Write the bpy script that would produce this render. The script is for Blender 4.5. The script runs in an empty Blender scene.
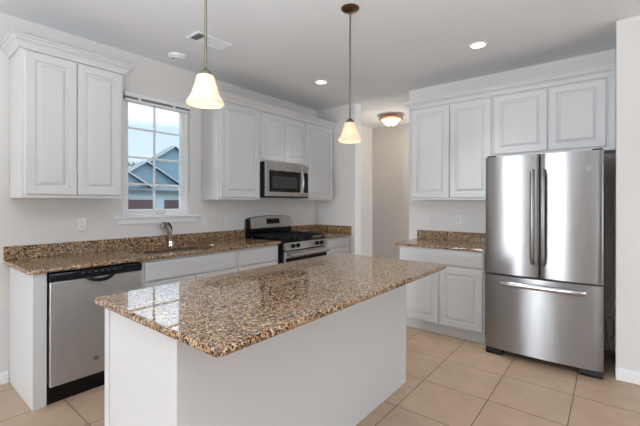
import bpy, bmesh, math, random
from mathutils import Vector, Matrix

C = bpy.context.scene
COL = C.collection
random.seed(7)
PI = math.pi

# ------------------------------------------------------------------ camera
cam_d = bpy.data.cameras.new('camera')
cam_d.sensor_fit = 'HORIZONTAL'
cam_d.sensor_width = 36.0
cam_d.lens = 363.66 / 640 * 36.0
cam_d.shift_y = -(213 - 202.475) / 640
cam_d.clip_start = 0.05
cam_d.clip_end = 300
cam = bpy.data.objects.new('camera', cam_d)
COL.objects.link(cam)
cam.matrix_world = (Matrix.Translation((-0.632, -3.525, 1.349)) @ Matrix.Rotation(0.677 - PI / 2, 4, 'Z')
                    @ Matrix.Rotation(PI / 2, 4, 'X') @ Matrix.Rotation(0.002, 4, 'Z'))
C.camera = cam

# ------------------------------------------------------------------ exposure
C.view_settings.view_transform = 'Standard'
C.view_settings.look = 'None'
C.view_settings.exposure = 0.07
C.view_settings.gamma = 1.0
C.view_settings.use_curve_mapping = False

# ------------------------------------------------------------------ sky
world = bpy.data.worlds.new('sky')
C.world = world
world.use_nodes = True
nt = world.node_tree
nt.nodes.clear()
wo = nt.nodes.new('ShaderNodeOutputWorld')
wb = nt.nodes.new('ShaderNodeBackground')
wt = nt.nodes.new('ShaderNodeTexCoord')
ws = nt.nodes.new('ShaderNodeSeparateXYZ')
wr = nt.nodes.new('ShaderNodeValToRGB')
els = wr.color_ramp.elements
SKY = ((0.0, (0.85, 0.95, 1.0)), (0.10, (0.72, 0.89, 1.02)), (0.185, (0.66, 0.87, 1.08)), (0.205, (1.05, 1.28, 1.52)), (0.26, (1.7, 1.98, 2.25)),
       (0.31, (2.6, 2.9, 3.2)), (0.45, (4.0, 4.4, 4.8)), (1.0, (4.0, 4.5, 5.0)))
els[0].position, els[0].color = SKY[0][0], (*SKY[0][1], 1)
els[1].position, els[1].color = SKY[-1][0], (*SKY[-1][1], 1)
for pos, c in SKY[1:-1]:
    e = els.new(pos)
    e.color = (*c, 1)
nt.links.new(wt.outputs['Generated'], ws.inputs[0])
nt.links.new(ws.outputs['Z'], wr.inputs[0])
nt.links.new(wr.outputs[0], wb.inputs[0])
wb.inputs[1].default_value = 1.0
nt.links.new(wb.outputs[0], wo.inputs[0])

# ------------------------------------------------------------------ daylight at unseen openings of the room behind, plus added fill lights
def area(name, loc, direction, sx, sy, power, color=(1, 1, 1)):
    l = bpy.data.lights.new(name, 'AREA')
    l.shape = 'RECTANGLE'
    l.size, l.size_y = sx, sy
    l.energy = power
    l.color = color
    o = bpy.data.objects.new(name, l)
    COL.objects.link(o)
    o.location = loc
    o.rotation_euler = Vector(direction).to_track_quat('-Z', 'Y').to_euler()
    return o

DAY = (0.895, 0.96, 1.05)
WEST, SOUTH, NORTH = -9.5, -10.5, 2.6
area('daylight_west_door_a', (WEST + 0.04, 0.25, 1.3), (1, 0, 0.35), 1.1, 1.9, 225, DAY)
area('daylight_west_door_b', (WEST + 0.04, -1.35, 1.3), (1, 0, 0.35), 0.9, 1.9, 185, DAY)
area('added_west_fill', (WEST + 0.04, -6.5, 1.45), (1, 0.15, 0.45), 2.0, 1.7, 30, DAY)  # added fill, set at an unseen window
area('daylight_patio', (0.0, SOUTH + 0.04, 1.15), (0, 1, 0.8), 3.4, 2.1, 140, DAY)
added_fill = area('added_uplight', (-0.85, -3.25, 1.36), (0.04, 0.10, 1), 0.35, 0.35, 74, DAY)  # added upward fill to brighten the ceiling; no lamp stands here
added_fill.data.spread = math.radians(160)
area('added_hall_fill', (4.6, SOUTH + 0.04, 1.15), (0, 1, 0.1), 0.9, 2.0, 310, DAY)  # added to brighten the hall, from an unseen doorway


# ------------------------------------------------------------------ materials
def mat(name, color, rough=0.5, metal=0.0, spec=0.5, coat=0.0, coat_rough=0.05, coat_ior=1.5):
    m = bpy.data.materials.new(name)
    m.use_nodes = True
    p = m.node_tree.nodes['Principled BSDF']
    p.inputs['Base Color'].default_value = (*color, 1)
    p.inputs['Roughness'].default_value = rough
    p.inputs['Metallic'].default_value = metal
    p.inputs['Specular IOR Level'].default_value = spec
    p.inputs['Coat Weight'].default_value = coat
    p.inputs['Coat Roughness'].default_value = coat_rough
    p.inputs['Coat IOR'].default_value = coat_ior
    return m


def nodes(m):
    t = m.node_tree
    return t, t.nodes['Principled BSDF'], t.nodes.new, t.links.new


def painted(name, color, rough, noise=0.02, bump=0.05, scale=60):
    m = mat(name, color, rough)
    t, p, N, L = nodes(m)
    tc = N('ShaderNodeTexCoord')
    n = N('ShaderNodeTexNoise')
    n.inputs['Scale'].default_value = scale
    n.inputs['Detail'].default_value = 3
    L(tc.outputs['Object'], n.inputs['Vector'])
    b = N('ShaderNodeBump')
    b.inputs['Strength'].default_value = bump
    b.inputs['Distance'].default_value = 0.002
    L(n.outputs['Fac'], b.inputs['Height'])
    L(b.outputs['Normal'], p.inputs['Normal'])
    r = N('ShaderNodeValToRGB')
    r.color_ramp.elements[0].color = tuple(c * (1 - noise) for c in color) + (1,)
    r.color_ramp.elements[1].color = tuple(min(1, c * (1 + noise)) for c in color) + (1,)
    L(n.outputs['Fac'], r.inputs[0])
    L(r.outputs[0], p.inputs['Base Color'])
    return m


M = {}
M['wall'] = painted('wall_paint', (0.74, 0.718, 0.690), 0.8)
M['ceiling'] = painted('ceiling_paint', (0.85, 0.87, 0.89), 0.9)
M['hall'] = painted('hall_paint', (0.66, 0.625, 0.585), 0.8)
M['cab'] = painted('cabinet_white', (0.67, 0.672, 0.672), 0.38, 0.006, 0.012)
M['trim'] = painted('trim_white', (0.84, 0.84, 0.83), 0.4, 0.01, 0.02)
M['vinyl'] = mat('window_vinyl', (0.85, 0.85, 0.85), 0.4)
M['plate'] = mat('white_plastic', (0.78, 0.775, 0.76), 0.35)
M['slot'] = mat('slot_grey', (0.25, 0.25, 0.25), 0.6)
M['black'] = mat('black_enamel', (0.006, 0.006, 0.007), 0.16, 0, 0.28)
M['black_matt'] = mat('black_iron', (0.010, 0.010, 0.011), 0.5, 0, 0.3)
M['panel_black'] = mat('black_control_glass', (0.006, 0.008, 0.013), 0.10, 0, 0.3)
M['dark_glass'] = mat('dark_oven_glass', (0.010, 0.010, 0.010), 0.07, 0, 0.3)
M['mesh_glass'] = mat('microwave_screen', (0.045, 0.043, 0.041), 0.3, 0, 0.3)
M['grey_side'] = mat('grey_steel_side', (0.22, 0.22, 0.22), 0.45, 0.2)
M['chrome'] = mat('chrome', (0.75, 0.75, 0.75), 0.12, 1.0)
M['nickel'] = mat('brushed_nickel', (0.20, 0.18, 0.145), 0.35, 1.0)
M['bronze'] = mat('aged_bronze', (0.20, 0.13, 0.085), 0.30, 1.0)
M['copper'] = mat('copper_bronze', (0.52, 0.27, 0.13), 0.35, 0.85)
M['sink'] = mat('sink_steel', (0.16, 0.145, 0.13), 0.35, 0.9)
M['hose'] = mat('grey_tubing', (0.34, 0.34, 0.34), 0.5)
M['vent_dark'] = mat('vent_shadow_grey', (0.10, 0.10, 0.10), 0.7)
M['vent_slat_shaded'] = mat('vent_slat_shade_grey', (0.30, 0.30, 0.30), 0.6)  # white slats coloured grey: shade of the half angled the other way
M['silver_ink'] = mat('silver_print', (0.60, 0.60, 0.60), 0.35, 0.3)
M['dark_ink'] = mat('dark_print', (0.03, 0.03, 0.035), 0.4)


def steel(name, base, rough, wave=0.0):
    m = mat(name, (base,) * 3, rough, 1.0)
    t, p, N, L = nodes(m)
    tc = N('ShaderNodeTexCoord')
    mp = N('ShaderNodeMapping')
    mp.inputs['Scale'].default_value = (220, 220, 3)
    n = N('ShaderNodeTexNoise')
    n.inputs['Scale'].default_value = 1.0
    n.inputs['Detail'].default_value = 2
    L(tc.outputs['Object'], mp.inputs[0])
    L(mp.outputs[0], n.inputs['Vector'])
    mr = N('ShaderNodeMapRange')
    mr.inputs[3].default_value = rough - 0.02
    mr.inputs[4].default_value = rough + 0.02
    L(n.outputs['Fac'], mr.inputs[0])
    L(mr.outputs[0], p.inputs['Roughness'])
    mc = N('ShaderNodeValToRGB')
    mc.color_ramp.elements[0].color = (base * 0.975,) * 3 + (1,)
    mc.color_ramp.elements[1].color = (base * 1.02,) * 3 + (1,)
    L(n.outputs['Fac'], mc.inputs[0])
    L(mc.outputs[0], p.inputs['Base Color'])
    p.inputs['Anisotropic'].default_value = 0.93
    p.inputs['Anisotropic Rotation'].default_value = 0.25
    tg = N('ShaderNodeTangent')
    tg.direction_type = 'RADIAL'
    tg.axis = 'Z'
    L(tg.outputs[0], p.inputs['Tangent'])
    wn = N('ShaderNodeTexNoise')
    wm = N('ShaderNodeMapping')
    wm.inputs['Scale'].default_value = (5, 5, 0.9)
    wn.inputs['Scale'].default_value = 1.0
    wn.inputs['Detail'].default_value = 1
    L(tc.outputs['Object'], wm.inputs[0])
    L(wm.outputs[0], wn.inputs['Vector'])
    bp = N('ShaderNodeBump')
    bp.inputs['Strength'].default_value = wave
    bp.inputs['Distance'].default_value = 0.006
    L(wn.outputs['Fac'], bp.inputs['Height'])
    L(bp.outputs['Normal'], p.inputs['Normal'])
    return m


M['steel_fridge'] = steel('brushed_steel_fridge', 0.33, 0.30, 0.28)
M['steel'] = steel('brushed_steel', 0.62, 0.28)
M['steel_dw'] = steel('brushed_steel_pale', 0.60, 0.36)
M['steel_handle'] = mat('steel_handle', (0.5, 0.5, 0.5), 0.25, 1.0)
M['steel_dark'] = mat('dark_steel_handle', (0.30, 0.30, 0.30), 0.32, 1.0)


def granite():
    m = mat('speckled_granite', (0.3, 0.2, 0.12), 0.45, 0, 0.1, 1.0, 0.012, 1.55)
    t, p, N, L = nodes(m)
    tc = N('ShaderNodeTexCoord')
    nz = N('ShaderNodeTexNoise')
    nz.inputs['Scale'].default_value = 150
    nz.inputs['Detail'].default_value = 2
    L(tc.outputs['Object'], nz.inputs['Vector'])
    mx = N('ShaderNodeVectorMath')
    mx.operation = 'SCALE'
    mx.inputs['Scale'].default_value = 0.007
    L(nz.outputs['Color'], mx.inputs[0])
    ad = N('ShaderNodeVectorMath')
    ad.operation = 'ADD'
    L(tc.outputs['Object'], ad.inputs[0])
    L(mx.outputs[0], ad.inputs[1])

    def cells(scale, stops, sep):
        v = N('ShaderNodeTexVoronoi')
        v.inputs['Scale'].default_value = scale
        L(ad.outputs[0], v.inputs['Vector'])
        s = N('ShaderNodeSeparateColor')
        L(v.outputs['Color'], s.inputs[0])
        r = N('ShaderNodeValToRGB')
        r.color_ramp.interpolation = 'CONSTANT'
        els = r.color_ramp.elements
        els[0].position, els[0].color = 0.0, (*stops[0][1], 1)
        els[1].position, els[1].color = stops[1][0], (*stops[1][1], 1)
        for pos, c in stops[2:]:
            e = els.new(pos)
            e.color = (*c, 1)
        L(s.outputs[sep], r.inputs[0])
        return r, s

    big, sb = cells(115, [(0, (0.012, 0.009, 0.007)), (0.20, (0.10, 0.050, 0.023)), (0.36, (0.31, 0.165, 0.070)),
                          (0.64, (0.47, 0.285, 0.135)), (0.88, (0.60, 0.46, 0.31))], 0)
    small, ss = cells(210, [(0, (0.010, 0.008, 0.006)), (0.30, (0.15, 0.075, 0.034)), (0.5, (0.39, 0.225, 0.105)),
                            (0.82, (0.62, 0.50, 0.37))], 1)
    mixn = N('ShaderNodeMix')
    mixn.data_type = 'RGBA'
    n2 = N('ShaderNodeTexNoise')
    n2.inputs['Scale'].default_value = 45
    n2.inputs['Detail'].default_value = 1
    L(tc.outputs['Object'], n2.inputs['Vector'])
    th = N('ShaderNodeMath')
    th.operation = 'GREATER_THAN'
    th.inputs[1].default_value = 0.52
    L(n2.outputs['Fac'], th.inputs[0])
    L(th.outputs[0], mixn.inputs['Factor'])
    L(big.outputs[0], mixn.inputs['A'])
    L(small.outputs[0], mixn.inputs['B'])
    L(mixn.outputs['Result'], p.inputs['Base Color'])
    return m


M['granite'] = granite()


def tiles():
    m = mat('beige_floor_tile', (0.5, 0.38, 0.27), 0.42)
    t, p, N, L = nodes(m)
    tc = N('ShaderNodeTexCoord')
    mp = N('ShaderNodeMapping')
    pitch = 0.4525
    mp.inputs['Location'].default_value = (-(2.022 - 20 * pitch), -(-2.41 - 20 * pitch), 0)
    L(tc.outputs['Object'], mp.inputs[0])
    b = N('ShaderNodeTexBrick')
    b.offset = 0.0
    b.squash = 1.0
    b.inputs['Scale'].default_value = 1.0
    b.inputs['Brick Width'].default_value = pitch
    b.inputs['Row Height'].default_value = pitch
    b.inputs['Mortar Size'].default_value = 0.0036
    b.inputs['Mortar Smooth'].default_value = 0.2
    b.inputs['Bias'].default_value = 0.0
    b.inputs['Color1'].default_value = (0.520, 0.375, 0.255, 1)
    b.inputs['Color2'].default_value = (0.560, 0.415, 0.290, 1)
    b.inputs['Mortar'].default_value = (0.17, 0.115, 0.075, 1)
    L(mp.outputs[0], b.inputs['Vector'])
    n = N('ShaderNodeTexNoise')
    n.inputs['Scale'].default_value = 5
    n.inputs['Detail'].default_value = 6
    n.inputs['Roughness'].default_value = 0.65
    L(tc.outputs['Object'], n.inputs['Vector'])
    r = N('ShaderNodeValToRGB')
    r.color_ramp.elements[0].position = 0.3
    r.color_ramp.elements[0].color = (0.86, 0.84, 0.82, 1)
    r.color_ramp.elements[1].position = 0.7
    r.color_ramp.elements[1].color = (1.06, 1.06, 1.06, 1)
    L(n.outputs['Fac'], r.inputs[0])
    mu = N('ShaderNodeMix')
    mu.data_type = 'RGBA'
    mu.blend_type = 'MULTIPLY'
    mu.inputs['Factor'].default_value = 1
    L(b.outputs['Color'], mu.inputs['A'])
    L(r.outputs[0], mu.inputs['B'])
    L(mu.outputs['Result'], p.inputs['Base Color'])
    bp = N('ShaderNodeBump')
    bp.invert = True
    bp.inputs['Strength'].default_value = 0.4
    bp.inputs['Distance'].default_value = 0.003
    L(b.outputs['Fac'], bp.inputs['Height'])
    L(bp.outputs['Normal'], p.inputs['Normal'])
    return m


M['tile'] = tiles()


def emis(name, color, strength):
    m = mat(name, color, 0.4)
    p = m.node_tree.nodes['Principled BSDF']
    p.inputs['Emission Color'].default_value = (*color, 1)
    p.inputs['Emission Strength'].default_value = strength
    return m


def frosted(name, glow, strength):
    m = bpy.data.materials.new(name)
    m.use_nodes = True
    t = m.node_tree
    t.nodes.clear()
    o = t.nodes.new('ShaderNodeOutputMaterial')
    d = t.nodes.new('ShaderNodeBsdfDiffuse')
    d.inputs[0].default_value = (0.70, 0.67, 0.62, 1)
    tr = t.nodes.new('ShaderNodeBsdfTranslucent')
    tr.inputs[0].default_value = (0.85, 0.74, 0.58, 1)
    mx = t.nodes.new('ShaderNodeMixShader')
    mx.inputs[0].default_value = 0.45
    em = t.nodes.new('ShaderNodeEmission')
    em.inputs[0].default_value = (*glow, 1)
    em.inputs[1].default_value = strength
    ad = t.nodes.new('ShaderNodeAddShader')
    t.links.new(d.outputs[0], mx.inputs[1])
    t.links.new(tr.outputs[0], mx.inputs[2])
    t.links.new(mx.outputs[0], ad.inputs[0])
    t.links.new(em.outputs[0], ad.inputs[1])
    t.links.new(ad.outputs[0], o.inputs[0])
    return m


M['shade'] = frosted('frosted_glass_shade', (1.0, 0.76, 0.50), 0.12)
M['bowl'] = frosted('frosted_glass_bowl', (1.0, 0.87, 0.66), 0.85)
M['bulb'] = emis('lit_bulb', (1.0, 0.85, 0.6), 3.0)
M['lens'] = emis('lit_downlight_lens', (1.0, 0.97, 0.9), 3.0)


def glass():
    m = bpy.data.materials.new('window_glass')
    m.use_nodes = True
    t = m.node_tree
    t.nodes.clear()
    o = t.nodes.new('ShaderNodeOutputMaterial')
    g = t.nodes.new('ShaderNodeBsdfGlossy')
    g.inputs['Roughness'].default_value = 0.01
    tr = t.nodes.new('ShaderNodeBsdfTransparent')
    fr = t.nodes.new('ShaderNodeFresnel')
    fr.inputs[0].default_value = 1.3
    mx = t.nodes.new('ShaderNodeMixShader')
    t.links.new(fr.outputs[0], mx.inputs[0])
    t.links.new(tr.outputs[0], mx.inputs[1])
    t.links.new(g.outputs[0], mx.inputs[2])
    t.links.new(mx.outputs[0], o.inputs[0])
    return m


M['glass'] = glass()


def striped(name, c1, c2, period):
    m = mat(name, c1, 0.7)
    t, p, N, L = nodes(m)
    tc = N('ShaderNodeTexCoord')
    s = N('ShaderNodeSeparateXYZ')
    L(tc.outputs['Object'], s.inputs[0])
    d = N('ShaderNodeMath')
    d.operation = 'DIVIDE'
    d.inputs[1].default_value = period
    L(s.outputs['Z'], d.inputs[0])
    f = N('ShaderNodeMath')
    f.operation = 'FRACT'
    L(d.outputs[0], f.inputs[0])
    r = N('ShaderNodeValToRGB')
    r.color_ramp.elements[0].color = (*c2, 1)
    r.color_ramp.elements[1].color = (*c1, 1)
    r.color_ramp.elements[1].position = 0.18
    L(f.outputs[0], r.inputs[0])
    L(r.outputs[0], p.inputs['Base Color'])
    return m


M['siding'] = striped('blue_grey_siding', (0.10, 0.17, 0.215), (0.078, 0.13, 0.17), 0.18)
M['shingle'] = striped('dark_shingle', (0.042, 0.062, 0.078), (0.030, 0.044, 0.057), 0.16)
M['house_trim'] = mat('house_trim', (0.21, 0.275, 0.30), 0.6)
M['garage'] = striped('maroon_garage_door', (0.042, 0.019, 0.025), (0.027, 0.012, 0.016), 0.5)
M['leaf'] = painted('leaf_green', (0.06, 0.11, 0.045), 0.7, 0.5, 0.0, 8)
M['bark'] = painted('bark', (0.10, 0.07, 0.05), 0.9, 0.3, 0.3, 20)
M['ground'] = painted('driveway', (0.20, 0.21, 0.21), 0.9, 0.1, 0.1, 3)

# ------------------------------------------------------------------ helpers
WL = {}          # world location of the things, so that parts are written in room coordinates


def thing(name, label, cat, loc, group=None):
    o = bpy.data.objects.new(name, None)
    o.empty_display_size = 0.1
    COL.objects.link(o)
    o.location = loc
    o['label'] = label
    o['category'] = cat
    if group:
        o['group'] = group
    WL[o.name] = Vector(loc)
    return o


class MB:
    def __init__(self):
        self.bm = bmesh.new()

    def poly(self, verts, faces):
        vs = [self.bm.verts.new(v) for v in verts]
        fs = []
        for f in faces:
            fs.append(self.bm.faces.new([vs[i] for i in f]))
        return vs, fs

    def box(self, x0, x1, y0, y1, z0, z1, b=0.0, seg=2):
        x0, x1 = min(x0, x1), max(x0, x1)
        y0, y1 = min(y0, y1), max(y0, y1)
        v = [(x, y, z) for z in (z0, z1) for x, y in ((x0, y0), (x1, y0), (x1, y1), (x0, y1))]
        vs, fs = self.poly(v, [(0, 3, 2, 1), (4, 5, 6, 7), (0, 1, 5, 4), (1, 2, 6, 5), (2, 3, 7, 6), (3, 0, 4, 7)])
        if b > 0:
            es = list({e for f in fs for e in f.edges})
            bmesh.ops.bevel(self.bm, geom=es, offset=b, segments=seg, profile=0.5, affect='EDGES', clamp_overlap=True)
        return self

    def prism(self, pts, axis, a0, a1):
        """polygon pts (two coordinates) extruded along axis from a0 to a1"""
        def P(p, a):
            return {'x': (a, p[0], p[1]), 'y': (p[0], a, p[1]), 'z': (p[0], p[1], a)}[axis]
        n = len(pts)
        v = [P(p, a0) for p in pts] + [P(p, a1) for p in pts]
        f = [tuple(range(n)), tuple(range(2 * n - 1, n - 1, -1))] + [(i, (i + 1) % n, n + (i + 1) % n, n + i) for i in range(n)]
        return self.poly(v, f)

    def slab(self, x0, x1, y0, y1, z0, z1, r=0.02, b=0.012):
        """stone slab: rounded corners and rounded edges"""
        pts = []
        for cx, cy, a in ((x1 - r, y1 - r, 0), (x0 + r, y1 - r, 90), (x0 + r, y0 + r, 180), (x1 - r, y0 + r, 270)):
            for k in range(5):
                t = math.radians(a + 90 * k / 4)
                pts.append((cx + r * math.cos(t), cy + r * math.sin(t)))
        vs, fs = self.prism(pts, 'z', z0, z1)
        es = list({e for f in fs[:2] for e in f.edges})
        bmesh.ops.bevel(self.bm, geom=es, offset=b, segments=4, profile=0.5, affect='EDGES')
        return self

    def lathe(self, prof, cx, cy, n=32, axis='z', flute=0.0, nf=0):
        """profile (radius, height); axis z: around the vertical through cx, cy"""
        rings = []
        for r, z in prof:
            ring = []
            for k in range(n):
                a = 2 * PI * k / n
                rr = max(r, 1e-5) * (1 + flute * math.cos(nf * a))
                ring.append(self.bm.verts.new((cx + rr * math.cos(a), cy + rr * math.sin(a), z)))
            rings.append(ring)
        for a, b in zip(rings, rings[1:]):
            for k in range(n):
                self.bm.faces.new((a[k], a[(k + 1) % n], b[(k + 1) % n], b[k]))
        for ring, (r, z) in ((rings[0], prof[0]), (rings[-1], prof[-1])):
            if r < 0.0005:
                bmesh.ops.pointmerge(self.bm, verts=ring, merge_co=(cx, cy, z))
        return self

    def disc_cyl(self, c, d, r, h, n=24, r2=None):
        """closed cylinder from point c along direction d"""
        d = Vector(d).normalized()
        q = d.to_track_quat('Z', 'Y')
        r2 = r if r2 is None else r2
        a = [self.bm.verts.new(Vector(c) + q @ Vector((r * math.cos(2 * PI * k / n), r * math.sin(2 * PI * k / n), 0))) for k in range(n)]
        b = [self.bm.verts.new(Vector(c) + q @ Vector((r2 * math.cos(2 * PI * k / n), r2 * math.sin(2 * PI * k / n), h))) for k in range(n)]
        self.bm.faces.new(a[::-1])
        self.bm.faces.new(b)
        for k in range(n):
            self.bm.faces.new((a[k], a[(k + 1) % n], b[(k + 1) % n], b[k]))
        return self

    def tube(self, pts, r, n=10, closed=False, sq=None):
        """tube along points; r number or list; sq=(along first normal, second) flattens"""
        pts = [Vector(p) for p in pts]
        m = len(pts)
        rs = r if isinstance(r, (list, tuple)) else [r] * m
        ref = None
        rings = []
        for i, p in enumerate(pts):
            if closed:
                t = (pts[(i + 1) % m] - pts[i - 1]).normalized()
            else:
                t = (pts[min(i + 1, m - 1)] - pts[max(i - 1, 0)]).normalized()
            if ref is None:
                ref = Vector((0, 0, 1)) if abs(t.z) < 0.9 else Vector((0, 1, 0))
            u = (ref - t * ref.dot(t)).normalized()
            ref = u
            w = t.cross(u)
            s1, s2 = sq or (1, 1)
            rings.append([self.bm.verts.new(p + u * (rs[i] * s1 * math.cos(2 * PI * k / n)) + w * (rs[i] * s2 * math.sin(2 * PI * k / n))) for k in range(n)])
        for i in range(m if closed else m - 1):
            a, b = rings[i], rings[(i + 1) % m]
            for k in range(n):
                self.bm.faces.new((a[k], a[(k + 1) % n], b[(k + 1) % n], b[k]))
        if not closed:
            self.bm.faces.new(rings[0][::-1])
            self.bm.faces.new(rings[-1])
        return self

    def ringpanel(self, P, u0, u1, z0, z1, rings):
        """concentric rectangles (inset, outward); P maps (u, outward, z) to the room"""
        loops = []
        for ins, w in rings:
            loops.append([self.bm.verts.new(P(u, w, z)) for u, z in ((u0 + ins, z0 + ins), (u1 - ins, z0 + ins), (u1 - ins, z1 - ins), (u0 + ins, z1 - ins))])
        self.bm.faces.new(loops[0][::-1])
        for a, b in zip(loops, loops[1:]):
            for k in range(4):
                self.bm.faces.new((a[k], a[(k + 1) % 4], b[(k + 1) % 4], b[k]))
        self.bm.faces.new(loops[-1])
        return self

    def door(self, P, u0, u1, z0, z1, w0=0.0, t=0.019, fr=0.056):
        return self.ringpanel(P, u0, u1, z0, z1, [(0, w0), (0, w0 + t - 0.005), (0.002, w0 + t - 0.002), (0.006, w0 + t), (fr, w0 + t), (fr + 0.003, w0 + t - 0.011),
                                                  (fr + 0.013, w0 + t - 0.012), (fr + 0.034, w0 + t - 0.002), (fr + 0.037, w0 + t - 0.0015)])

    def drawer(self, P, u0, u1, z0, z1, w0=0.0, t=0.019):
        return self.ringpanel(P, u0, u1, z0, z1, [(0, w0), (0, w0 + t - 0.008), (0.004, w0 + t - 0.004), (0.012, w0 + t - 0.001), (0.016, w0 + t)])

    def build(self, name, m, parent=None, smooth=None, label=None):
        bm = self.bm
        bmesh.ops.recalc_face_normals(bm, faces=bm.faces)
        off = WL[parent.name] if parent else Vector((0, 0, 0))
        if parent:
            bmesh.ops.translate(bm, verts=bm.verts, vec=-off)
        soft = [f.calc_area() < 0.03 for f in bm.faces]
        me = bpy.data.meshes.new(name)
        bm.to_mesh(me)
        bm.free()
        me.materials.append(m)
        if smooth is not None:
            if smooth < 180:
                me.set_sharp_from_angle(angle=math.radians(smooth))
            me.polygons.foreach_set('use_smooth', soft)
        o = bpy.data.objects.new(name, me)
        COL.objects.link(o)
        if parent:
            o.parent = parent
        WL[o.name] = off.copy()
        if label:
            o['label'] = label
        return o


def struct(name, mb, m):
    o = mb.build(name, m)
    o['kind'] = 'structure'
    return o


def single(o, label, cat, group=None):
    o['label'] = label
    o['category'] = cat
    if group:
        o['group'] = group
    return o


def PN(y0):                       # faces the room from the window wall
    return lambda u, w, z: (u, y0 - w, z)


def PE(x0):                       # faces the room from the refrigerator wall; u = -y
    return lambda u, w, z: (x0 - w, -u, z)


# ------------------------------------------------------------------ the setting
H = 2.75
struct('floor', MB().box(WEST - 0.15, 5.45, SOUTH - 0.15, 0.15, -0.1, 0).box(WEST - 0.15, -4.5, 0.15, NORTH + 0.15, -0.1, 0), M['tile'])
struct('ceiling', MB().box(WEST - 0.15, 5.45, SOUTH - 0.15, 0.15, H, H + 0.1).box(WEST - 0.15, -4.5, 0.15, NORTH + 0.15, H, H + 0.1), M['ceiling'])
WX0, WX1, WZ0, WZ1 = 0.848, 1.532, 1.215, 2.385
w = MB()
w.box(-4.65, WX0, 0, 0.15, 0, H).box(WX1, 3.74, 0, 0.15, 0, H).box(WX0, WX1, 0, 0.15, 0, WZ0).box(WX0, WX1, 0, 0.15, WZ1, H)
struct('wall_north', w, M['wall'])
struct('wall_stub', MB().box(3.67, 3.825, -0.70, 0, 0, H, 0.004), M['wall'])
struct('wall_east', MB().box(3.62, 3.74, -3.545, -1.538, 0, H, 0.004), M['wall'])
struct('wall_return', MB().box(2.972, 3.74, SOUTH, -3.547, 0, H, 0.004), M['wall'])
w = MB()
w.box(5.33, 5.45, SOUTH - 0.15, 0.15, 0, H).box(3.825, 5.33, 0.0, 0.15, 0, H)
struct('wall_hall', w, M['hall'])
w = MB()
w.box(WEST - 0.15, WEST, SOUTH - 0.15, -7.5, 0, H).box(WEST - 0.15, WEST, -5.5, -1.9, 0, H).box(WEST - 0.15, WEST, 0.9, NORTH, 0, H)
w.box(WEST - 0.15, WEST, -7.5, -5.5, 0, 0.6).box(WEST - 0.15, WEST, -7.5, -5.5, 2.3, H).box(WEST - 0.15, WEST, -1.9, 0.9, 2.25, H)
struct('wall_west', w, M['wall'])
struct('wall_northwest', MB().box(WEST - 0.15, -4.5, NORTH, NORTH + 0.15, 0, H).box(-4.65, -4.5, 0.15, NORTH, 0, H), M['wall'])
w = MB()
w.box(WEST, -1.7, SOUTH - 0.15, SOUTH, 0, H).box(1.7, 4.15, SOUTH - 0.15, SOUTH, 0, H).box(-1.7, 1.7, SOUTH - 0.15, SOUTH, 2.2, H)
w.box(5.05, 5.33, SOUTH - 0.15, SOUTH, 0, H).box(4.15, 5.05, SOUTH - 0.15, SOUTH, 2.15, H)
struct('wall_south', w, M['wall'])


def frame_y(y0, y1, x0, x1, z0, z1, t):
    return MB().box(x0, x0 + t, y0, y1, z0, z1).box(x1 - t, x1, y0, y1, z0, z1).box(x0 + t, x1 - t, y0, y1, z0, z0 + t).box(x0 + t, x1 - t, y0, y1, z1 - t, z1)


def frame_x(x0, x1, y0, y1, z0, z1, t):
    return MB().box(x0, x1, y0, y0 + t, z0, z1).box(x0, x1, y1 - t, y1, z0, z1).box(x0, x1, y0 + t, y1 - t, z0, z0 + t).box(x0, x1, y0 + t, y1 - t, z1 - t, z1)


fw = frame_x(WEST - 0.005, WEST + 0.03, -1.9, 0.9, 0.0, 2.25, 0.06)
fw.box(WEST - 0.005, WEST + 0.03, -0.88, -0.32, 0.06, 2.19)
struct('door_1', fw, M['vinyl'])
fw = frame_x(WEST - 0.005, WEST + 0.03, -7.5, -5.5, 0.6, 2.3, 0.04)
fw.box(WEST - 0.005, WEST + 0.03, -6.52, -6.48, 0.64, 2.26)
struct('added_west_window', fw, M['vinyl'])  # unseen, added as the opening for the west fill
fw = frame_y(SOUTH - 0.005, SOUTH + 0.03, -1.7, 1.7, 0.0, 2.2, 0.07)
fw.box(-0.04, 0.04, SOUTH - 0.005, SOUTH + 0.03, 0.07, 2.13)
struct('door_2', fw, M['vinyl'])
struct('added_hall_door', frame_y(SOUTH - 0.005, SOUTH + 0.03, 4.15, 5.05, 0.0, 2.15, 0.05), M['vinyl'])  # unseen, added as the opening for the hall fill


def base_strip(name, pts0, pts1, axis, h=0.088):
    """baseboard with an eased top; axis x: runs along x on a wall facing -y; axis y: on a wall facing -x"""
    mb = MB()
    if axis == 'x':
        y = pts0[1]
        prof = [(y, 0), (y - 0.013, 0), (y - 0.013, h - 0.018), (y - 0.006, h), (y, h)]
        mb.prism(prof, 'x', pts0[0], pts1[0])
    else:
        x = pts0[0]
        prof = [(x, 0), (x - 0.013, 0), (x - 0.013, h - 0.018), (x - 0.006, h), (x, h)]
        mb.prism(prof, 'y', pts0[1], pts1[1])
    return struct(name, mb, M['trim'])


base_strip('baseboard_north', (-4.45, 0), (0.030, 0), 'x')
base_strip('baseboard_return', (2.972, SOUTH + 0.02), (2.972, -3.547), 'y')
base_strip('baseboard_hall', (5.33, SOUTH + 0.04), (5.33, -0.02), 'y')
base_strip('baseboard_passage', (3.83, 0), (5.31, 0), 'x')

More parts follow.
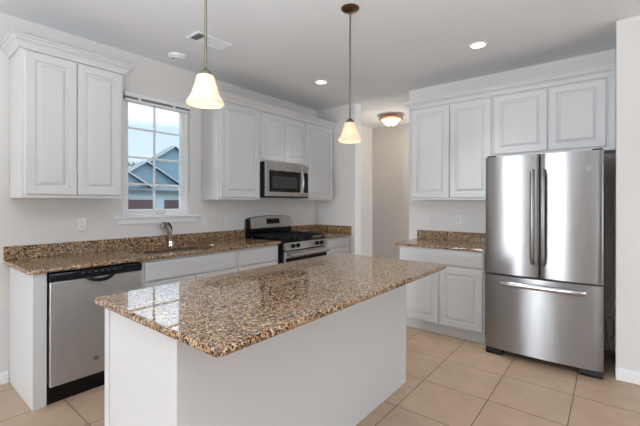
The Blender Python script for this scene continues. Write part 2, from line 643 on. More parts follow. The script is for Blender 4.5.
# window over the sink
fw = MB()
yf0, yf1 = 0.045, 0.12
t = 0.042
fw.box(WX0, WX0 + t, yf0, yf1, WZ0, WZ1, 0.003).box(WX1 - t, WX1, yf0, yf1, WZ0, WZ1, 0.003)
fw.box(WX0 + t, WX1 - t, yf0, yf1, WZ0, WZ0 + 0.035, 0.003).box(WX0 + t, WX1 - t, yf0, yf1, WZ1 - 0.05, WZ1, 0.003)
win = struct('window_1', fw, M['vinyl'])
sx0, sx1, sz0, sz1 = WX0 + 0.042, WX1 - 0.042, WZ0 + 0.035, WZ1 - 0.05
sash = MB()
s = 0.030
sash.box(sx0, sx0 + s, 0.06, 0.10, sz0, sz1, 0.003).box(sx1 - s, sx1, 0.06, 0.10, sz0, sz1, 0.003)
sash.box(sx0 + s, sx1 - s, 0.06, 0.10, sz0, sz0 + s, 0.003).box(sx0 + s, sx1 - s, 0.06, 0.10, sz1 - s, sz1, 0.003)
sash.build('window_sash', M['vinyl'], win)
mt = MB()
mt.box(1.180 - 0.009, 1.180 + 0.009, 0.070, 0.086, sz0 + s, sz1 - s)
for z in (1.524, 1.782, 2.060):
    mt.box(sx0 + s, sx1 - s, 0.071, 0.085, z - 0.009, z + 0.009)
mt.build('muntin_grid', M['vinyl'], win)
MB().box(sx0 + s, sx1 - s, 0.090, 0.094, sz0 + s, sz1 - s).build('window_pane', M['glass'], win)
MB().box(1.17, 1.28, 0.035, 0.06, sz0 - 0.018, sz0 - 0.002, 0.004).build('sash_crank', M['chrome'], win)
mb = MB()
mb.box(0.775, 1.625, -0.035, 0.045, WZ0 - 0.022, WZ0 + 0.002, 0.006).box(0.80, 1.60, -0.012, 0.0, WZ0 - 0.075, WZ0 - 0.022, 0.003)
struct('window_sill', mb, M['trim'])

# ------------------------------------------------------------------ kitchen island
IY0, IY1, IX0, IX1 = -2.62, -1.674, 0.013, 1.936
BX0, BX1, BY0, BY1 = 0.058, 1.911 - 0.005, -2.318, -1.705
TOP = 0.914
t = thing('kitchen_island', 'white panelled island base standing on the tiles in the middle of the kitchen', 'kitchen island', ((BX0 + BX1) / 2, (BY0 + BY1) / 2, 0))
MB().box(BX0, BX1, BY0, BY1 - 0.02, 0, TOP - 0.030, 0.002).build('body', M['cab'], t)
MB().box(BX0 - 0.006, BX0 + 0.018, BY1 - 0.045, BY1, 0.0, TOP - 0.031, 0.002).build('corner_strip', M['cab'], t)
n = 4
uw = (BX1 - BX0 - 0.06) / n
for k in range(n):
    a = BX0 + 0.03 + k * uw
    P = lambda u, w_, z: (u, BY1 - 0.02 + w_, z)
    MB().door(P, a + 0.004, a + uw - 0.004, 0.13, 0.84).build('door', M['cab'], t)
MB().disc_cyl((1.292, BY0 + 0.001, 0.491), (0, -1, 0), 0.009, 0.003, 16).build('screw_cap', M['cab'], t)
o = MB().slab(IX0, IX1, IY0, IY1, TOP - 0.030, TOP, 0.026, 0.011).build('island_countertop', M['granite'], None, 40)
single(o, 'brown speckled granite slab with rounded edges on top of the white island', 'countertop')

# ------------------------------------------------------------------ window wall base run
FY = -0.605          # carcass fronts
t = thing('end_panel', 'white filler panel standing at the open end of the counter beside the dishwasher', 'cabinet panel', (0.07, -0.3, 0))
MB().box(0.035, 0.108, -0.600, -0.004, 0, TOP - 0.031, 0.002).build('side_board', M['cab'], t)
MB().box(0.035, 0.110, -0.618, -0.600, 0, TOP - 0.031, 0.002).build('stile', M['cab'], t)

# dishwasher
D0, D1 = 0.114, 0.722
t = thing('dishwasher', 'stainless dishwasher with black control strip under the granite counter', 'dishwasher', ((D0 + D1) / 2, -0.33, 0))
MB().box(D0 + 0.005, D1 - 0.005, -0.585, -0.02, 0.05, TOP - 0.04).build('body', M['black_matt'], t)
mb = MB().box(D0 + 0.006, D1 - 0.004, -0.645, -0.59, 0.122, 0.815, 0.006, 3)
mb.build('door', M['steel_dw'], t, 40)
for xa in (0.245, 0.300, 0.345):
    pass
cp = MB().box(D0 + 0.004, D1 - 0.004, -0.650, -0.59, 0.818, 0.874, 0.005, 3).build('control_panel', M['panel_black'], t, 40)
for k in range(7):
    x = 0.30 + k * 0.042
    MB().box(x, x + 0.016, -0.6515, -0.6495, 0.853, 0.857).build('button', M['slot'], cp)
pts = []
for k in range(13):
    a = k / 12
    x = 0.335 + 0.172 * a
    sag = math.sin(PI * a) ** 0.6
    pts.append((x, -0.652 - 0.026 * sag, 0.824 - 0.028 * sag))
MB().tube(pts, 0.0125, 10).build('handle', M['black'], t, 60)
MB().box(D0 + 0.004, D1 - 0.004, -0.600, -0.56, 0.0, 0.118).build('kick_plate', M['black'], t)


def monogram(parent, C0, U, V, Nn, r, ink, ring_only=False):
    """a round badge: ring and two looping script strokes, in the plane U, V"""
    C0, U, V, Nn = Vector(C0), Vector(U), Vector(V), Vector(Nn)
    def P(a, b):
        return C0 + U * a * r + V * b * r + Nn * 0.0015
    b = MB().tube([P(math.cos(2 * PI * k / 28), math.sin(2 * PI * k / 28)) for k in range(28)], r * (0.05 if ring_only else 0.10), 6, True).build('badge', ink, parent, 60)
    s1 = [(-0.10, 0.42), (-0.30, 0.55), (-0.52, 0.35), (-0.55, 0.0), (-0.42, -0.35), (-0.2, -0.42), (-0.05, -0.2), (-0.12, 0.02), (-0.30, -0.02)]
    s2 = [(0.55, 0.30), (0.38, 0.52), (0.15, 0.42), (0.16, 0.15), (0.36, 0.05), (0.12, -0.06), (0.06, -0.34), (0.28, -0.50), (0.56, -0.28)]
    for sk in (s1, s2):
        MB().tube([P(*q) for q in sk], r * (0.08 if ring_only else 0.09), 6).build('letter', ink, b, 60)
    return b


monogram(t, (0.395, -0.645, 0.232), (1, 0, 0), (0, 0, 1), (0, -1, 0), 0.014, M['dark_ink'])


def base_unit(name, label, x0, x1, fronts, loc=None, hollow=None):
    t = thing(name, label, 'base cabinet', ((x0 + x1) / 2, -0.3, 0))
    if hollow:
        mb = MB().box(x0, x1, FY, -0.004, 0.1, 0.62).box(x0, x0 + 0.018, FY, -0.004, 0.62, TOP - 0.031).box(x1 - 0.018, x1, FY, -0.004, 0.62, TOP - 0.031)
        mb.box(x0 + 0.018, x1 - 0.018, FY, FY + 0.018, 0.62, TOP - 0.031)
        mb.build('carcass', M['cab'], t)
    else:
        MB().box(x0, x1, FY, -0.004, 0.1, TOP - 0.031).build('carcass', M['cab'], t)
    MB().box(x0, x1, FY + 0.07, FY + 0.085, 0, 0.1).build('toe_kick', M['cab'], t)
    for kind, a, b, z0, z1 in fronts:
        mb = MB()
        (mb.door if kind == 'door' else mb.drawer)(PN(FY), a, b, z0, z1)
        mb.build(kind, M['cab'], t)
    return t


base_unit('sink_base_cabinet', 'white base cabinet with long false drawer front under the sink', 0.728, 1.672,
          [('drawer_front', 0.757, 1.654, 0.704, 0.862), ('door', 0.757, 1.198, 0.125, 0.694), ('door', 1.212, 1.654, 0.125, 0.694)], hollow=True)
base_unit('drawer_base_cabinet', 'narrow white base cabinet between the sink cabinet and the range', 1.672, 2.252,
          [('drawer_front', 1.690, 2.234, 0.704, 0.862), ('door', 1.690, 2.234, 0.125, 0.694)])
base_unit('corner_base_cabinet', 'white base cabinet between the range and the stub wall', 3.030, 3.668,
          [('drawer_front', 3.050, 3.640, 0.744, 0.858), ('door', 3.050, 3.640, 0.125, 0.718)])

# long countertop with the sink opening
t = thing('sink_countertop', 'long speckled granite counter with sink opening beneath the window', 'countertop', (1.13, -0.32, TOP))
SX0, SX1, SY0, SY1 = 0.84, 1.52, -0.550, -0.140
mb = MB()
X0, X1, Y0, Y1, Z0, Z1 = 0.0, 2.258, -0.648, -0.003, TOP - 0.030, TOP


def holed(mb, outer, inner, z0, z1, b):
    vo0 = [mb.bm.verts.new((*p, z0)) for p in outer]
    vo1 = [mb.bm.verts.new((*p, z1)) for p in outer]
    vi0 = [mb.bm.verts.new((*p, z0)) for p in inner]
    vi1 = [mb.bm.verts.new((*p, z1)) for p in inner]
    F = mb.bm.faces.new
    for k in range(4):
        j = (k + 1) % 4
        F((vo1[k], vo1[j], vi1[j], vi1[k]))
        F((vo0[k], vi0[k], vi0[j], vo0[j]))
        F((vo0[k], vo0[j], vo1[j], vo1[k]))
        F((vi0[k], vi1[k], vi1[j], vi0[j]))
    es = []
    for a in (vo0, vo1):
        for k in (0, 3):           # front and open end
            e = mb.bm.edges.get((a[k], a[(k + 1) % 4]))
            es.append(e)
    es.append(mb.bm.edges.get((vo0[0], vo1[0])))
    bmesh.ops.bevel(mb.bm, geom=es, offset=b, segments=3, profile=0.5, affect='EDGES')


holed(mb, [(X0, Y0), (X1, Y0), (X1, Y1), (X0, Y1)], [(SX0, SY0), (SX1, SY0), (SX1, SY1), (SX0, SY1)], Z0, Z1, 0.009)
mb.build('slab', M['granite'], t, 40)
MB().box(0.0, X1, -0.022, -0.002, TOP + 0.0005, TOP + 0.102, 0.002).build('backsplash', M['granite'], t)

t = thing('corner_countertop', 'small granite counter with splash in the corner past the range', 'countertop', (3.35, -0.32, TOP))
MB().box(3.026, 3.668, -0.648, -0.003, TOP - 0.030, TOP, 0.006, 3).build('slab', M['granite'], t, 40)
MB().box(3.026, 3.668, -0.022, -0.002, TOP + 0.0005, TOP + 0.102, 0.002).build('backsplash', M['granite'], t)
MB().box(3.648, 3.668, -0.645, -0.0225, TOP + 0.0005, TOP + 0.102, 0.002).build('side_splash', M['granite'], t)

# sink
t = thing('kitchen_sink', 'undermount stainless sink sunk in the granite counter below the window', 'sink', (1.19, -0.35, 0.72))
mb = MB()
a, b, c, d = SX0 - 0.006, SX1 + 0.006, SY0 - 0.006, SY1 + 0.006
mb.ringpanel(lambda u, w_, z: (u, z, TOP - 0.0305 - w_), a - 0.02, b + 0.02, c - 0.02, d + 0.02, [(0, 0.002), (0, 0.0), (0.02, 0.0), (0.024, 0.01), (0.045, 0.18), (0.075, 0.20)])
mb.build('basin', M['sink'], t, 30)
MB().lathe([(0.0, 0.6775), (0.044, 0.6775), (0.047, 0.680), (0.042, 0.682), (0.0, 0.680)], 1.19, -0.33, 24).build('drain', M['chrome'], t, 40)

# faucet
fx_, fy_ = 1.268, -0.088
t = thing('kitchen_faucet', 'chrome single-lever faucet with pull-out head behind the sink', 'faucet', (fx_, fy_, TOP))
MB().lathe([(0, 0.9142), (0.030, 0.9142), (0.030, 0.922), (0.026, 0.930), (0.024, 0.96), (0.0, 0.962)], fx_, fy_, 24).build('base', M['chrome'], t, 40)
MB().tube([(fx_, fy_, 0.94), (fx_ - 0.004, fy_, 0.99), (fx_ - 0.016, fy_ - 0.002, 1.045), (fx_ - 0.036, fy_ - 0.005, 1.095), (fx_ - 0.058, fy_ - 0.008, 1.125)], [0.021, 0.022, 0.025, 0.027, 0.026], 16).build('body', M['chrome'], t, 60)
MB().tube([(fx_ - 0.050, fy_ - 0.007, 1.121), (fx_ - 0.074, fy_ - 0.010, 1.132), (fx_ - 0.094, fy_ - 0.014, 1.120), (fx_ - 0.106, fy_ - 0.016, 1.092)], [0.026, 0.026, 0.024, 0.021], 16).build('spray_head', M['steel_dark'], t, 60)
MB().tube([(fx_ - 0.050, fy_ + 0.004, 1.136), (fx_ - 0.026, fy_ + 0.006, 1.140), (fx_ + 0.002, fy_ + 0.008, 1.105), (fx_ + 0.010, fy_ + 0.009, 1.045)], [0.010, 0.013, 0.012, 0.009], 10).build('lever_handle', M['black'], t, 60, label='dark lever handle')
t = thing('sink_stopper', 'small pale drain cover lying on the counter by the sink', 'stopper', (1.545, -0.36, TOP))
MB().lathe([(0, TOP + 0.0005), (0.020, TOP + 0.0005), (0.022, TOP + 0.005), (0.012, TOP + 0.009), (0.0, TOP + 0.010)], 1.556, -0.36, 18).build('disc', M['plate'], t, 40)

# ------------------------------------------------------------------ range
R0, R1 = 2.264, 3.022
t = thing('gas_range', 'stainless gas range with black cooktop and raised back panel', 'range', ((R0 + R1) / 2, -0.36, 0))
MB().box(R0, R1, -0.655, -0.03, 0.03, 0.895).build('body', M['black'], t)
for x in (R0 + 0.03, R1 - 0.07):
    for y in (-0.60, -0.10):
        MB().box(x, x + 0.04, y, y + 0.04, 0, 0.03).build('foot', M['black_matt'], t)
ck = MB().box(R0, R1, -0.690, -0.085, 0.895, 0.916, 0.006, 3).build('cooktop', M['black'], t, 40)
for x in (R0 + 0.19, R1 - 0.19):
    for y in (-0.52, -0.24):
        bn = MB().lathe([(0, 0.917), (0.055, 0.917), (0.052, 0.927), (0.032, 0.929), (0.032, 0.936), (0, 0.938)], x, y, 24).build('burner', M['black_matt'], t, 40)
for g0, g1 in ((R0 + 0.03, R0 + 0.255), (R0 + 0.268, R1 - 0.268), (R1 - 0.255, R1 - 0.03)):
    mb = MB()
    ya, yb = -0.655, -0.115
    zb, zt = 0.943, 0.957
    for y in (ya, yb, (ya + yb) / 2, ya + 0.13, yb - 0.13):
        mb.box(g0, g1, y - 0.006, y + 0.006, zb, zt)
    for x in (g0, g1, (g0 + g1) / 2):
        mb.box(x - 0.006, x + 0.006, ya, yb, zb, zt)
    for x in (g0, g1):
        for y in (ya, yb):
            mb.box(x - 0.008, x + 0.008, y - 0.008, y + 0.008, 0.9165, zb)
    mb.build('grate', M['black_matt'], t)
# back panel: black core, stainless arched face, display
def arch(x, z_end, rise):
    a = (x - R0) / (R1 - R0)
    e = min(a, 1 - a)
    return z_end + rise * math.sin(PI * a) ** 0.7 - (0.012 * (1 - e / 0.05) ** 2 if e < 0.05 else 0)


xs = [R0 + (R1 - R0) * k / 24 for k in range(25)]
mb = MB()
pts = [(R1 + 0.0, 0.90), (R0 - 0.0, 0.90)] + [(x, arch(x, 1.150, 0.030)) for x in xs]
mb.prism(pts, 'y', -0.085, -0.03)
mb.build('backguard', M['black'], t)
mb = MB()
xs2 = [R0 + 0.022 + (R1 - R0 - 0.030) * k / 24 for k in range(25)]
front, back = [], []
zlo, ylo, yhi = 1.028, -0.108, -0.0865
def ypl(z):
    return ylo + (yhi - 0.004 - ylo) * (z - zlo) / 0.145
vt, vb, wt_, wb_ = [], [], [], []
for x in xs2:
    z = arch(x, 1.146, 0.030)
    vt.append(mb.bm.verts.new((x, ypl(z), z)))
    vb.append(mb.bm.verts.new((x, ypl(zlo), zlo)))
    wt_.append(mb.bm.verts.new((x, -0.086, z)))
    wb_.append(mb.bm.verts.new((x, -0.086, zlo)))
for k in range(24):
    mb.bm.faces.new((vb[k], vb[k + 1], vt[k + 1], vt[k]))
    mb.bm.faces.new((vt[k], vt[k + 1], wt_[k + 1], wt_[k]))
    mb.bm.faces.new((vb[k + 1], vb[k], wb_[k], wb_[k + 1]))
mb.bm.faces.new((vb[0], vt[0], wt_[0], wb_[0]))
mb.bm.faces.new((vt[-1], vb[-1], wb_[-1], wt_[-1]))
face = mb.build('back_panel', M['steel'], t, label='stainless arched face of the back panel')
mb = MB()
za, zb = 1.075, 1.140
v = [(2.545, ypl(za) - 0.002, za), (2.775, ypl(za) - 0.002, za), (2.775, ypl(zb) - 0.002, zb), (2.545, ypl(zb) - 0.002, zb)]
v += [(x, y + 0.004, z) for x, y, z in v]
mb.poly(v, [(0, 1, 2, 3), (0, 4, 5, 1), (1, 5, 6, 2), (2, 6, 7, 3), (3, 7, 4, 0)])
mb.build('display', M['panel_black'], face, label='black display window')
# sloped front control strip
mb = MB()
prof = [(-0.655, 0.893), (-0.690, 0.893), (-0.712, 0.812), (-0.655, 0.812)]
mb.prism(prof, 'x', R0 + 0.014, R1)
strip = mb.build('control_strip', M['steel'], t)
for x in (2.385, 2.472, 2.815, 2.905):
    k = MB().disc_cyl((x, -0.700, 0.853), (0, -1, 0.28), 0.024, 0.026, 20, 0.020).build('knob', M['black'], t, 40)
    MB().box(x - 0.005, x + 0.005, -0.734, -0.722, 0.838, 0.880, 0.002).build('grip', M['black'], k)
dr = MB().box(R0 + 0.014, R1 - 0.002, -0.700, -0.657, 0.215, 0.795, 0.006, 2).build('oven_door', M['steel'], t, 40)
MB().box(R0 + 0.10, R1 - 0.10, -0.703, -0.699, 0.33, 0.64, 0.001).build('oven_window', M['dark_glass'], dr)
MB().box(R0 + 0.016, R1 - 0.004, -0.7025, -0.699, 0.682, 0.725, 0.001).build('black_band', M['black'], dr)
hd = MB().tube([(R0 + 0.03, -0.755, 0.758), (R1 - 0.03, -0.755, 0.758)], 0.017, 14)
for x in (R0 + 0.05, R1 - 0.05):
    hd.tube([(x, -0.699, 0.758), (x, -0.752, 0.758)], 0.010, 8)
hd.build('handle', M['steel_handle'], dr, 50)
MB().box(R0 + 0.014, R1 - 0.002, -0.697, -0.657, 0.045, 0.205, 0.006, 2).build('drawer', M['steel'], t, 40)

# ------------------------------------------------------------------ upper cabinets
UZ0, UZ1 = 1.378, 2.425
UF = -0.312


def crown_prof():
    """(outward, height) profile"""
    return [(0.0, 2.422), (0.014, 2.422), (0.014, 2.438), (0.018, 2.440), (0.022, 2.452), (0.034, 2.466), (0.050, 2.476), (0.052, 2.482), (0.052, 2.486), (0.064, 2.490), (0.064, 2.505), (0.0, 2.505)]


def crown(path, name, parent):
    """path: list of (point, outward normals already mitred) in plan"""
    mb = MB()
    pr = crown_prof()
    rings = []
    for (px, py), (nx, ny) in path:
        rings.append([mb.bm.verts.new((px + nx * o_, py + ny * o_, z)) for o_, z in pr])
    n = len(pr)
    for a, b in zip(rings, rings[1:]):
        for k in range(n):
            mb.bm.faces.new((a[k], a[(k + 1) % n], b[(k + 1) % n], b[k]))
    mb.bm.faces.new(rings[0][::-1])
    mb.bm.faces.new(rings[-1])
    return mb.build(name, M['cab'], parent)


def upper(name, label, x0, x1, doors, z0=UZ0, path=None):
    t = thing(name, label, 'wall cabinet', ((x0 + x1) / 2, -0.16, z0))
    MB().box(x0, x1, UF, -0.003, z0, UZ1 + 0.004, 0.0015).build('carcass', M['cab'], t)
    for a, b, c, d in doors:
        MB().door(PN(UF), a, b, c, d).build('door', M['cab'], t)
    crown(path, 'crown_molding', t)
    return t


yc = UF - 0.004
upper('upper_cabinet', 'white two-door wall cabinet hanging over the dishwasher beside the window', 0.036, 0.716,
      [(0.056, 0.3715, 1.404, 2.412), (0.3785, 0.698, 1.404, 2.412)],
      path=[((0.036, -0.003), (-1, 0)), ((0.036, yc), (-1, -1)), ((0.716, yc), (1, -1)), ((0.716, -0.003), (1, 0))])
upper('upper_cabinet', 'white single-door wall cabinet hanging between the window and the microwave', 1.664, 2.246,
      [(1.690, 2.222, 1.404, 2.412)], path=[((1.664, -0.003), (-1, 0)), ((1.664, yc), (-1, -1)), ((2.246, yc), (0, -1))])
upper('upper_cabinet', 'short white two-door wall cabinet above the microwave', 2.2465, 3.0335,
      [(2.268, 2.636, 1.850, 2.412), (2.643, 3.014, 1.850, 2.412)], z0=1.832, path=[((2.2465, yc), (0, -1)), ((3.0335, yc), (0, -1))])
upper('upper_cabinet', 'white single-door wall cabinet in the corner over the small granite counter', 3.034, 3.667,
      [(3.056, 3.625, 1.404, 2.412)], path=[((3.034, yc), (0, -1)), ((3.667, yc), (0, -1))])

# microwave
m0, m1, mz0, mz1 = 2.252, 3.014, 1.405, 1.828
t = thing('microwave', 'stainless over-the-range microwave with black door window', 'microwave', ((m0 + m1) / 2, -0.2, mz0))
MB().box(m0, m1, -0.372, -0.01, mz0, mz1, 0.003).build('case', M['black'], t)
dr = MB().box(m0 + 0.004, 2.905, -0.402, -0.373, mz0 + 0.018, mz1 - 0.002, 0.004, 2).build('door', M['steel'], t, 40)
MB().box(m0 + 0.055, 2.850, -0.405, -0.401, mz0 + 0.070, mz1 - 0.098, 0.001).build('window', M['dark_glass'], dr)
MB().box(m0 + 0.105, 2.780, -0.4065, -0.4045, mz0 + 0.115, mz1 - 0.165, 0.001).build('mesh_screen', M['mesh_glass'], dr)
pts = [(2.872, -0.404 - 0.034 * math.sin(PI * k / 12) ** 0.7, mz0 + 0.055 + 0.29 * k / 12) for k in range(13)]
MB().tube(pts, 0.011, 10).build('handle', M['steel_handle'], dr, 60)
cp = MB().box(2.908, m1 - 0.002, -0.402, -0.373, mz0 + 0.018, mz1 - 0.002, 0.004, 2).build('control_panel', M['steel'], t, 40)
MB().box(2.912, m1 - 0.016, -0.405, -0.401, mz0 + 0.07, mz1 - 0.098, 0.001).build('keypad', M['panel_black'], cp)
MB().box(m0 + 0.002, m1 - 0.002, -0.400, -0.33, mz0 + 0.002, mz0 + 0.017).build('vent_grille', M['black_matt'], t)
MB().disc_cyl((2.60, -0.4025, mz1 - 0.050), (0, -1, 0), 0.006, 0.0015, 14).build('badge', M['slot'], dr)
MB().disc_cyl((2.80, -0.4025, mz1 - 0.050), (0, -1, 0), 0.005, 0.0015, 14).build('badge', M['slot'], dr)

# ------------------------------------------------------------------ refrigerator wall
EX = 3.319           # uppers' carcass front
t = thing('upper_cabinet', 'tall white two-door wall cabinet over the small counter beside the refrigerator', 'wall cabinet', (3.46, -2.14, UZ0))
MB().box(EX, 3.617, -2.584, -1.700, UZ0, UZ1 + 0.004, 0.0015).build('carcass', M['cab'], t)
for a, b in ((1.722, 2.150), (2.158, 2.570)):
    MB().door(PE(EX), a, b, 1.404, 2.408).build('door', M['cab'], t)
xc = EX - 0.004
crown([((3.617, -1.700), (0, 1)), ((xc, -1.700), (-1, 1)), ((xc, -2.584), (-1, 0))], 'crown_molding', t)
t = thing('upper_cabinet', 'short wide white two-door cabinet above the refrigerator', 'wall cabinet', (3.46, -3.07, 1.80))
MB().box(EX, 3.617, -3.500, -2.5845, 1.800, UZ1 + 0.004, 0.0015).build('carcass', M['cab'], t)
for a, b in ((2.598, 3.056), (3.070, 3.484)):
    MB().door(PE(EX), a, b, 1.834, 2.408).build('door', M['cab'], t)
MB().box(EX - 0.004, 3.617, -3.545, -3.5005, 1.800, UZ1 + 0.004).build('filler_strip', M['cab'], t)
crown([((xc, -2.5845), (-1, 0)), ((xc, -3.545), (-1, 0))], 'crown_molding', t)

t = thing('base_cabinet', 'white two-door base cabinet with a wide drawer beside the refrigerator', 'base cabinet', (3.32, -2.15, 0))
BXF = 3.02
MB().box(BXF, 3.617, -2.588, -1.706, 0.1, TOP - 0.031, 0.0015).build('carcass', M['cab'], t)
MB().box(BXF + 0.045, BXF + 0.06, -2.588, -1.706, 0, 0.1).build('toe_kick', M['cab'], t)
MB().drawer(PE(BXF), 1.712, 2.580, 0.722, 0.872).build('drawer_front', M['cab'], t)
for a, b in ((1.716, 2.140), (2.156, 2.572)):
    MB().door(PE(BXF), a, b, 0.118, 0.700).build('door', M['cab'], t)
t = thing('side_countertop', 'short granite counter with splash beside the refrigerator', 'countertop', (3.3, -2.12, TOP))
MB().slab(2.985, 3.618, -2.600, -1.655, TOP - 0.030, TOP, 0.008, 0.008).build('slab', M['granite'], t, 40)
MB().box(3.597, 3.618, -2.600, -1.655, TOP + 0.0005, TOP + 0.102, 0.002).build('backsplash', M['granite'], t)

# refrigerator
FYL, FYR = -2.632, -3.475
FYM = (FYL + FYR) / 2
t = thing('refrigerator', 'stainless french-door refrigerator with bottom freezer drawer', 'refrigerator', (3.2, FYM, 0))
MB().box(2.945, 3.575, FYR + 0.004, FYL - 0.004, 0.055, 1.745, 0.004).build('body', M['grey_side'], t)
XE, SAG = 2.862, 0.004


def xface(y):
    s_ = (y - FYM) / ((FYL - FYR) / 2)
    return XE - SAG * (1 - s_ * s_)


def curved_door(ya, yb, z0, z1, name, edge=0.012):
    """door between ya > yb with the shared bowed front and rounded edges"""
    mb = MB()
    pts = []
    N_ = 28
    for k in range(N_ + 1):
        y = ya + (yb - ya) * k / N_
        dd = min(ya - y, y - yb)
        x = xface(y)
        if dd < edge:
            x += edge - math.sqrt(max(0, edge * edge - (edge - dd) ** 2))
        pts.append((x, y))
    # finer at rims
    rim = []
    for q in (0.0006, 0.002, 0.005):
        rim.append(q)
    def px(y):
        dd = min(ya - y, y - yb)
        s_ = (2 * y - ya - yb) / (ya - yb)
        x = xface(y) - (0.012 * (1 - s_ * s_) if ya - yb < 0.6 else 0.020 * (1 - s_ * s_))
        if dd < edge:
            x += edge - math.sqrt(max(0, edge * edge - (edge - dd) ** 2))
        return x
    ys = sorted({p[1] for p in pts} | {ya - q for q in rim} | {yb + q for q in rim}, reverse=True)
    prof = [(px(y), y) for y in ys]
    poly = [(2.940, ya)] + prof + [(2.940, yb)]
    vs, fs = mb.prism(poly, 'z', z0, z1)
    n = len(poly)
    es = []
    for base in (0, n):
        for k in range(1, n - 2):
            e_ = mb.bm.edges.get((vs[base + k], vs[base + k + 1]))
            if e_:
                es.append(e_)
    bmesh.ops.bevel(mb.bm, geom=es, offset=0.004, segments=2, profile=0.5, affect='EDGES')
    return mb.build(name, M['steel_fridge'], t, 35)


dl = curved_door(FYL, FYM + 0.0035, 0.727, 1.755, 'door')
drr = curved_door(FYM - 0.0035, FYR, 0.727, 1.755, 'door')
dz = curved_door(FYL, FYR, 0.062, 0.712, 'freezer_drawer')
for par, y in ((dl, -3.008), (drr, -3.083)):
    x = xface(y) - 0.003
    mb = MB()
    pts = [(x - 0.010, y, 0.845), (x - 0.040, y, 0.862), (x - 0.050, y, 0.90), (x - 0.055, y, 1.23), (x - 0.050, y, 1.56), (x - 0.040, y, 1.600), (x - 0.010, y, 1.618)]
    mb.tube(pts, 0.0165, 12, sq=(1, 1))
    mb.tube([(x + 0.002, y, 0.862), (x - 0.030, y, 0.858)], 0.011, 10)
    mb.tube([(x + 0.002, y, 1.602), (x - 0.030, y, 1.606)], 0.011, 10)
    mb.build('handle', M['steel_dark'], par, 60)
mb = MB()
pts = []
for k in range(15):
    a = k / 14
    y = -2.752 + (-3.362 + 2.752) * a
    e_ = min(1, min(a, 1 - a) / 0.07)
    pts.append((xface(y) - 0.012 - 0.036 * e_ ** 0.6 - 0.012, y, 0.652))
mb.tube(pts, 0.0165, 12, sq=(1.3, 0.9))
for y in (-2.79, -3.324):
    mb.tube([(xface(y) + 0.002, y, 0.652), (xface(y) - 0.040, y, 0.652)], 0.011, 10)
mb.build('handle', M['steel_handle'], dz, 60)
xb = xface(-3.385) - 0.0085
monogram(drr, (xb - 0.001, -3.385, 1.617), (0, -1, 0), (0, 0, 1), (-1, 0, 0), 0.019, M['silver_ink'], True)
for y0, y1 in ((FYL - 0.075, FYL - 0.006), (FYR + 0.006, FYR + 0.075)):
    MB().box(2.90, 3.03, y0, y1, 1.7455, 1.772, 0.006).build('hinge_cover', M['black_matt'], t)
MB().box(2.93, 2.98, FYR + 0.01, FYL - 0.01, 0.03, 0.06).build('base_grille', M['black_matt'], t)
for ya, yb in ((FYL - 0.002, FYL - 0.135), (FYR + 0.150, FYR + 0.002)):
    mb = MB()
    mb.prism([(2.880, 0.0), (2.874, 0.02), (2.886, 0.056), (2.99, 0.056), (2.99, 0.0)], 'y', ya, yb)
    mb.build('foot', M['black_matt'], t)

# water line hanging behind the refrigerator
pts = []
for k in range(22):
    a = 2 * PI * k / 22
    pts.append((3.594, -3.512 + 0.028 * math.cos(a), 0.215 + 0.10 * math.sin(a)))
o = MB().tube(pts, 0.004, 8, True)
o.tube([(3.594, -3.484, 0.215), (3.594, -3.49, 0.09), (3.594, -3.515, 0.0)], 0.004, 8)
o = o.build('water_line', M['hose'], None, 60)
single(o, 'grey looped water line hanging in the gap behind the refrigerator', 'tubing')

# ------------------------------------------------------------------ wall plates
def outlet(label, P, u, z, group=None, kind='duplex', w0=0.0):
    loc = P(u, 0, z)
    t = thing('wall_outlet' if kind != 'switch' else 'light_switch', label, 'outlet' if kind != 'switch' else 'switch', loc, group)
    MB().ringpanel(P, u - 0.036, u + 0.036, z - 0.059, z + 0.059, [(0, 0.0005), (0, 0.003), (0.004, 0.006)]).build('cover_plate', M['plate'], t)
    if kind == 'duplex':
        for dz_ in (-0.02, 0.02):
            r = MB().ringpanel(P, u - 0.017, u + 0.017, z + dz_ - 0.014, z + dz_ + 0.014, [(0, 0.005), (0, 0.0075), (0.002, 0.008)]).build('receptacle', M['plate'], t)
            for du in (-0.006, 0.006):
                MB().ringpanel(P, u + du - 0.0012, u + du + 0.0012, z + dz_ - 0.003, z + dz_ + 0.006, [(0, 0.007), (0, 0.0084)]).build('slot', M['slot'], r)
    else:
        r = MB().ringpanel(P, u - 0.017, u + 0.017, z - 0.034, z + 0.034, [(0, 0.005), (0, 0.0075), (0.002, 0.0085)]).build('rocker' if kind == 'switch' else 'receptacle', M['plate'], t)
        if kind == 'ground_fault':
            for dz_ in (-0.022, 0.022):
                for du in (-0.006, 0.006):
                    MB().ringpanel(P, u + du - 0.0012, u + du + 0.0012, z + dz_ - 0.003, z + dz_ + 0.006, [(0, 0.007), (0, 0.0089)]).build('slot', M['slot'], r)
            MB().ringpanel(P, u - 0.006, u + 0.006, z - 0.006, z + 0.006, [(0, 0.008), (0, 0.0095)]).build('test_button', M['slot'], r)
    return t


outlet('white duplex outlet on the wall above the dishwasher counter', PN(0), 0.512, 1.157)
outlet('white wall plate just past the end of the window sill', PN(0), 1.703, 1.138, kind='switch')
outlet('white outlet plate on the wall midway between the window and the range', PN(0), 1.998, 1.142)
outlet('white outlet plate near the open end of the side counter, away from the refrigerator', PE(3.62), 1.786, 1.152)
outlet('white square-faced outlet above the side counter, next to the refrigerator', PE(3.62), 2.150, 1.152, kind='ground_fault')

